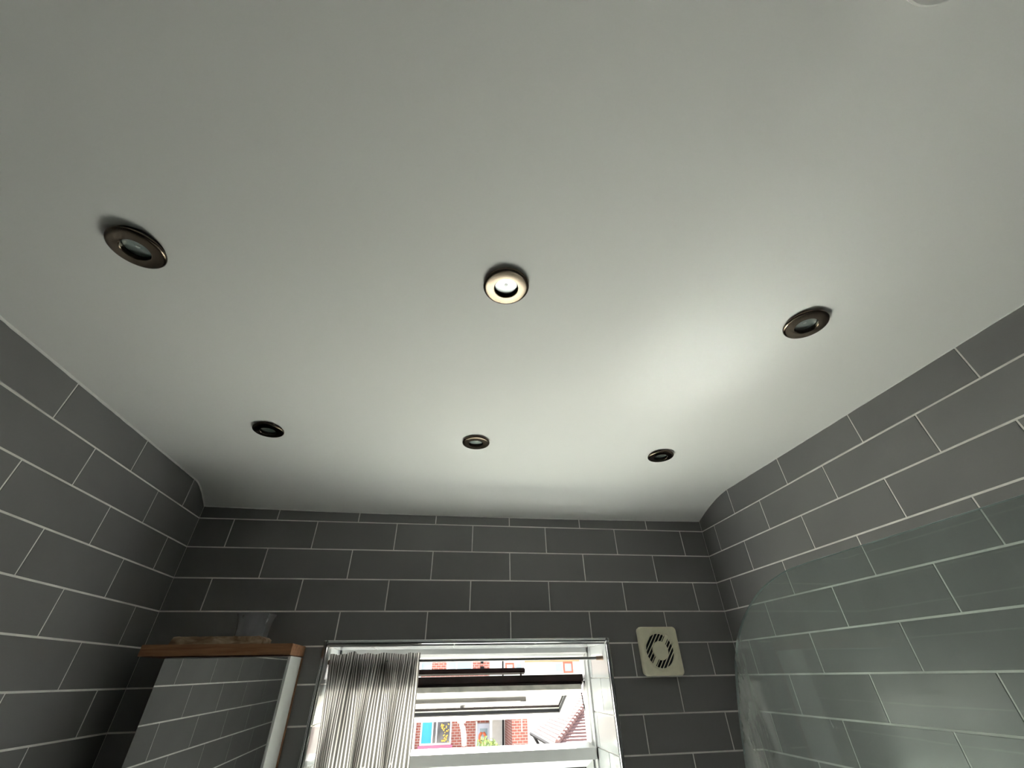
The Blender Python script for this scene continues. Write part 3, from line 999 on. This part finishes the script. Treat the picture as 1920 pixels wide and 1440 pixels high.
for a in range(len(bl) - 1):
    for i in range(nb):
        j = (i + 1) % nb
        bt.f.append((a * nb + i, a * nb + j, (a + 1) * nb + j, (a + 1) * nb + i))
bt.f.append(tuple(range((len(bl) - 1) * nb, len(bl) * nb)))
bt.f.append(tuple(range(nb))[::-1])
tag(bt.build('bathtub', M['bath'], smooth=True), 'white built-in bath along the right wall below the glass screen', kind='structure')

screen = empty('bath_screen', (GX, -1.8, 0.557))
tag(screen, 'clear glass bath screen with a large rounded top corner', 'bath screen')
edge = [(-0.970, 0.575), (-0.970, 1.30), (-0.975, 1.45), (-0.986, 1.57), (-1.0010, 1.640), (-1.0157, 1.6863), (-1.0320, 1.742), (-1.0526, 1.7933),
        (-1.0640, 1.8120), (-1.0786, 1.8300), (-1.1030, 1.8505), (-1.1313, 1.8680), (-1.1530, 1.8775), (-1.176, 1.8848), (-1.198, 1.8895), (-1.2187, 1.8925), (-1.245, 1.8937), (-1.271, 1.8940)]
def catmull(P, k=5):
    out = []
    for i in range(len(P) - 1):
        p0, p1, p2, p3 = P[max(i - 1, 0)], P[i], P[i + 1], P[min(i + 2, len(P) - 1)]
        for j in range(k):
            t = j / k
            out.append(tuple(0.5 * (2 * p1[q] + (p2[q] - p0[q]) * t + (2 * p0[q] - 5 * p1[q] + 4 * p2[q] - p3[q]) * t * t + (-p0[q] + 3 * p1[q] - 3 * p2[q] + p3[q]) * t ** 3) for q in (0, 1)))
    out.append(P[-1])
    return out
ed = catmull(edge)
outline = ed + [(-2.56, 1.8940), (-2.56, 0.575)]
mb = MB()
n = len(outline)
sl = screen.location
def sv(y, z, dx):
    return (dx, y - sl.y, z - sl.z)
mb.v = [sv(y, z, -0.002) for y, z in outline] + [sv(y, z, 0.002) for y, z in outline]
mb.f = [tuple(range(n))[::-1], tuple(range(n, 2 * n))]
mb.build('glass_panel', M['screen'], screen)
eb = MB()
path = ed + [(-2.56, 1.8940)]
nrm = []
for i, p in enumerate(path):
    a, c = path[max(i - 1, 0)], path[min(i + 1, len(path) - 1)]
    t = Vector((c[0] - a[0], c[1] - a[1])).normalized()
    nrm.append((t.y, -t.x))
for i, (p, q) in enumerate(zip(path, nrm)):
    for dx, o_ in ((-0.002, 0.0001), (-0.0011, 0.0007), (0.0011, 0.0007), (0.002, 0.0001)):
        eb.v.append(sv(p[0] + q[0] * o_, p[1] + q[1] * o_, dx))
for i in range(len(path) - 1):
    for k in range(3):
        eb.f.append((i * 4 + k, i * 4 + k + 1, (i + 1) * 4 + k + 1, (i + 1) * 4 + k))
eb.build('polished_edge', M['screen_edge'], screen, smooth=True)
MB().box(-0.006, 0.006, -2.56 - sl.y, -0.975 - sl.y, 0.0, 0.020).build('bottom_seal', M['fitting'], screen)
MB().box(-0.014, 0.014, -2.598 - sl.y, -2.555 - sl.y, 0.0, 1.345).build('wall_channel', M['chrome'], screen, bevel=0.002)

# ------------------------------------------------------------------ outside
GZ = -2.2
tag(MB().box(-60, 60, 0.31, 90, GZ - 0.2, GZ).build('ground', M['ground']), kind='structure')

def house_window(parent, x0, x1, z0, z1, yf, frame, panes, split=None, sill=None):
    """frame bars proud of the wall; panes: list of (x0, x1, material)"""
    mb = MB()
    t = 0.07
    for a in ((x0, x1, z0, z0 + t), (x0, x1, z1 - t, z1), (x0, x0 + t, z0 + t, z1 - t), (x1 - t, x1, z0 + t, z1 - t)):
        mb.box(a[0], a[1], yf - 0.05, yf + 0.02, a[2], a[3])
    for s in (split or []):
        mb.box(s - 0.03, s + 0.03, yf - 0.05, yf + 0.02, z0 + t, z1 - t)
    w_ = mb.build('window', frame, parent)
    for (a, c, mt) in panes:
        MB().box(a, c, yf - 0.025, yf - 0.004, z0 + t, z1 - t).build('pane', mt, w_)
    if sill:
        MB().box(x0 - 0.06, x1 + 0.06, yf - 0.16, yf + 0.0, z0 - 0.085, z0).build('sill', sill, w_)
    return w_

def gable_roof(parent, x0, x1, y0, y1, ze, rise, mat):
    mb = MB()
    ym = (y0 + y1) / 2
    mb.prism([(y0 - .3, ze), (ym, ze + rise), (y1 + .3, ze), (y1 + .3, ze + .12), (ym, ze + rise + .15), (y0 - .3, ze + .12)], lambda y, z: (x0, y, z), lambda y, z: (x1, y, z))
    mb.build('roof', mat, parent)

HY = 22.0
bh = tag(empty('brick_house', (0, HY, GZ)), 'red brick terraced house with white windows seen below the open sash', 'house')
MB().box(-9, 3.42, 0, 7, 0, 5.0 - GZ).build('wall', M['brick'], bh)
def hw(root, *a, **k):
    x0, x1, z0, z1 = a[:4]
    return house_window(root, x0, x1, z0 - GZ, z1 - GZ, 0, *a[4:], **k)
w1 = hw(bh, 0.42, 1.77, -0.55, 0.75, M['house_white'], [(0.49, 0.93, M['cyan']), (0.93, 1.70, M['dark_pane'])], split=[0.94, 1.12], sill=M['pink'])
mb = MB()
for i in range(34):
    x, z = random.uniform(1.3, 1.66), random.uniform(-0.45, 0.15)
    r = random.uniform(0.02, 0.045)
    mb.lathe([(0.001, z - r - GZ), (r, z - r * .3 - GZ), (r * .8, z + r * .5 - GZ), (0.001, z + r - GZ)], 6, cx=x, cy=-0.05 - random.uniform(0, .03))
tag(mb.build('window_flowers', M['yellow'], w1), kind='stuff')
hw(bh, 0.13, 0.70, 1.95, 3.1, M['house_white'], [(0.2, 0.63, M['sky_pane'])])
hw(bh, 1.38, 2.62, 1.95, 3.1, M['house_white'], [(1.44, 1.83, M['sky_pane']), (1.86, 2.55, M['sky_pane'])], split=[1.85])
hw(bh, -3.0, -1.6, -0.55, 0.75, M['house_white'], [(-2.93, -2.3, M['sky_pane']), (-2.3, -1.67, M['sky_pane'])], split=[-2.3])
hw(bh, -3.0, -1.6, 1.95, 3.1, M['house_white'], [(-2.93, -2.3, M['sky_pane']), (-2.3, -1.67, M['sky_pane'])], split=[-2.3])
MB().tube([(0.17, -0.06, 0.0), (0.17, -0.06, 5.0 - GZ)], 0.055, 10).build('downpipe', M['house_white'], bh)
gable_roof(bh, -9, 3.42, 0, 7, 5.0 - GZ, 2.4, M['rooftile'])
MB().box(2.98, 3.16, -0.09, 0.0, 2.08 - GZ, 2.22 - GZ).build('wall_box', M['slate'], bh)
MB().box(3.0, 3.12, -0.07, 0.0, 2.34 - GZ, 2.5 - GZ).build('wall_box', M['slate'], bh)
dr = MB().box(2.88, 3.44, -0.06, 0.0, GZ - GZ + 0.1, 0.12 - GZ).build('door', M['pale_blue'], bh)
MB().box(2.84, 2.9, -0.09, 0.0, 0.1, 0.2 - GZ).build('door_post', M['house_white'], dr)
MB().box(3.02, 3.36, -0.075, -0.058, -0.9 - GZ, -0.05 - GZ).build('door_pane', M['sky_pane'], dr)
tb = MB()
tb.tube([(3.14 + 0.13 * math.cos(a * math.pi / 8), -0.10, -0.36 - GZ + 0.17 * math.sin(a * math.pi / 8)) for a in range(17)], 0.055, 8)
tb.build('door_wreath', M['orange'], dr)
pm = MB()
pm.prism([(-0.02, 0.62), (-1.1, 0.30), (-1.1, 0.38), (-0.02, 0.75)], lambda y, z: (2.75, y, z - GZ), lambda y, z: (3.9, y, z - GZ))
pm.build('porch_canopy', M['slate'], bh)
MB().box(3.36, 3.46, -1.05, -0.95, 0, 0.32 - GZ).build('porch_post', M['house_white'], bh)

wg = tag(empty('brick_wing', (4.48, 19.85, GZ)), 'narrow red brick block standing in front of the white rendered house', 'house')
MB().box(4.157 - 4.48, 4.80 - 4.48, 0.01, 2.13, 0, 1.15 - GZ).build('core_wall', M['brick_side'], wg)
MB().box(4.157 - 4.48 + 0.002, 4.80 - 4.48 - .002, 0, 0.012, 0, 1.15 - GZ).build('front_wall', M['brick'], wg)
MB().box(4.15 - 4.48, 4.82 - 4.48, -0.05, 2.14, 1.15 - GZ, 1.25 - GZ).build('coping', M['render'], wg)
MB().box(0.06, 0.10, -0.02, 0.0, -0.02 - GZ, 0.36 - GZ).build('vent_strip', M['house_white'], wg)

rh = tag(empty('rendered_house', (6.5, HY, GZ)), 'white rendered house with red window frames seen above the open sash', 'house')
o65 = 6.5
MB().box(3.43 - o65, 13 - o65, 0.05, 7, 0, 5.0 - GZ).build('wall', M['render'], rh)
MB().box(5.15 - o65, 13 - o65, -0.03, 0.05, 2.36 - GZ, 2.45 - GZ).build('band_course', M['terracotta'], rh)
def hw2(x0, x1, z0, z1, fr, panes, **k):
    return house_window(rh, x0 - o65, x1 - o65, z0 - GZ, z1 - GZ, 0.05, fr, [(a - o65, c - o65, m_) for a, c, m_ in panes], **k)
hw2(4.2, 4.62, 1.95, 2.35, M['red'], [(4.27, 4.55, M['house_white'])])
hw2(4.66, 5.06, 1.95, 2.35, M['house_white'], [(4.73, 4.99, M['sky_pane'])])
hw2(6.60, 7.05, 1.9, 2.35, M['house_white'], [(6.67, 6.98, M['sky_pane'])])
hw2(7.07, 7.55, 1.9, 2.35, M['red'], [(7.14, 7.48, M['sky_pane'])])
MB().tube([(4.07 - o65, -0.02, 0), (4.07 - o65, -0.02, 5 - GZ)], 0.035, 8).build('downpipe', M['slate'], rh)
gable_roof(rh, 3.43 - o65, 13 - o65, 0.05, 7, 5.0 - GZ, 2.4, M['rooftile'])

# hipped tiled roof of the neighbouring single-storey building
ER = Vector((3.66, 9.85, 0.56))
nb_ = tag(empty('tiled_outhouse', (ER.x, ER.y, GZ)), 'low outhouse with a faded red hipped tile roof beyond the window', 'outhouse')
def lo(mb):
    mb.v = [tuple(Vector(p) - Vector((ER.x, ER.y, GZ))) for p in mb.v]
    return mb
lo(MB().box(ER.x + .18, ER.x + 4.8, ER.y + .18, 12.5, GZ, ER.z - .02)).build('wall', M['render'], nb_)
tp = math.tan(math.radians(30))
WD = 5.0
front = MB()
left_ = MB()
NC = 22
for i in range(NC):
    a, c = i * 0.0866, (i + 1) * 0.0866 + 0.012           # plan distance up the slope
    za, zc = ER.z + a * tp + 0.036, ER.z + c * tp + 0.004
    # slope facing the window: course from the hip to the far hip
    front.add([(ER.x + a, ER.y + a, za), (ER.x + WD - a, ER.y + a, za), (ER.x + WD - c, ER.y + c, zc), (ER.x + c, ER.y + c, zc),
               (ER.x + a, ER.y + a, za - 0.04), (ER.x + WD - a, ER.y + a, za - 0.04), (ER.x + WD - c, ER.y + c, zc - 0.02), (ER.x + c, ER.y + c, zc - 0.02)],
              [(0, 1, 2, 3), (4, 7, 6, 5), (0, 4, 5, 1), (1, 5, 6, 2), (2, 6, 7, 3), (3, 7, 4, 0)])
    left_.add([(ER.x + a, ER.y + a, za), (ER.x + c, ER.y + c, zc), (ER.x + c, 12.6, zc), (ER.x + a, 12.6, za),
               (ER.x + a, ER.y + a, za - 0.02), (ER.x + c, ER.y + c, zc - 0.02), (ER.x + c, 12.6, zc - 0.02), (ER.x + a, 12.6, za - 0.02)],
              [(0, 3, 2, 1), (4, 5, 6, 7), (0, 1, 5, 4), (1, 2, 6, 5), (2, 3, 7, 6), (3, 0, 4, 7)])
tag(lo(front).build('tile_courses', M['rooftile'], nb_), kind='stuff')
tag(lo(left_).build('tile_courses', M['rooftile'], nb_), kind='stuff')
hipm = MB()
for i in range(24):
    a = i * 0.08
    p0 = Vector((ER.x + a, ER.y + a, ER.z + a * tp + 0.05))
    p1 = Vector((ER.x + a + .09, ER.y + a + .09, ER.z + (a + .09) * tp + 0.03))
    hipm.tube([p0, p1], [0.062, 0.042], 8)
tag(lo(hipm).build('hip_tiles', M['rooftile'], nb_), kind='stuff')
lo(MB().tube([(ER.x - .05, ER.y - .05, ER.z - .03), (ER.x - .05, 12.65, ER.z - .03)], 0.05, 8)).build('gutter', M['slate'], nb_)
lo(MB().tube([(ER.x - .05, ER.y - .05, ER.z - .03), (ER.x + WD, ER.y - .05, ER.z - .03)], 0.05, 8)).build('gutter', M['slate'], nb_)
lo(MB().tube([(ER.x - .05, 12.3, ER.z - .05), (ER.x + .12, 12.3, ER.z - .3), (ER.x + .12, 12.3, GZ)], 0.035, 8)).build('downpipe', M['slate'], nb_)

# garden bush in front of the porch
bush = tag(empty('garden_bush', (3.05, 18.3, GZ)), 'pale green leafy bush growing in front of the brick house door', 'bush')
mb = MB()
rng = random.Random(5)
for i in range(900):
    th, u = rng.uniform(0, 2 * math.pi), rng.uniform(-0.3, 1)
    rad = 0.62 * (0.7 + 0.45 * noise.noise(Vector((math.cos(th) * 2, math.sin(th) * 2, u * 2)))) * rng.uniform(.75, 1.05)
    s_ = math.sqrt(max(0, 1 - u * u))
    c = Vector((rad * s_ * math.cos(th), rad * s_ * math.sin(th), 1.65 + rad * u * 1.05))
    a = Vector((rng.uniform(-1, 1), rng.uniform(-1, 1), rng.uniform(-1, 1))).normalized() * 0.07
    q = a.cross(Vector((rng.uniform(-1, 1), rng.uniform(-1, 1), 1))).normalized() * 0.03
    mb.add([c - a, c + q, c + a, c - q], [(0, 1, 2, 3)])
tag(mb.build('foliage', M['leaf'], bush), kind='stuff')
sm = MB()
for i in range(5):
    an = i * 1.3
    sm.tube([(0.05 * math.cos(an), 0.05 * math.sin(an), 0), (0.2 * math.cos(an), 0.2 * math.sin(an), 0.9), (0.4 * math.cos(an), 0.4 * math.sin(an), 1.7)], [0.03, 0.02, 0.008], 6)
sm.build('stems', M['old_wood'], bush)
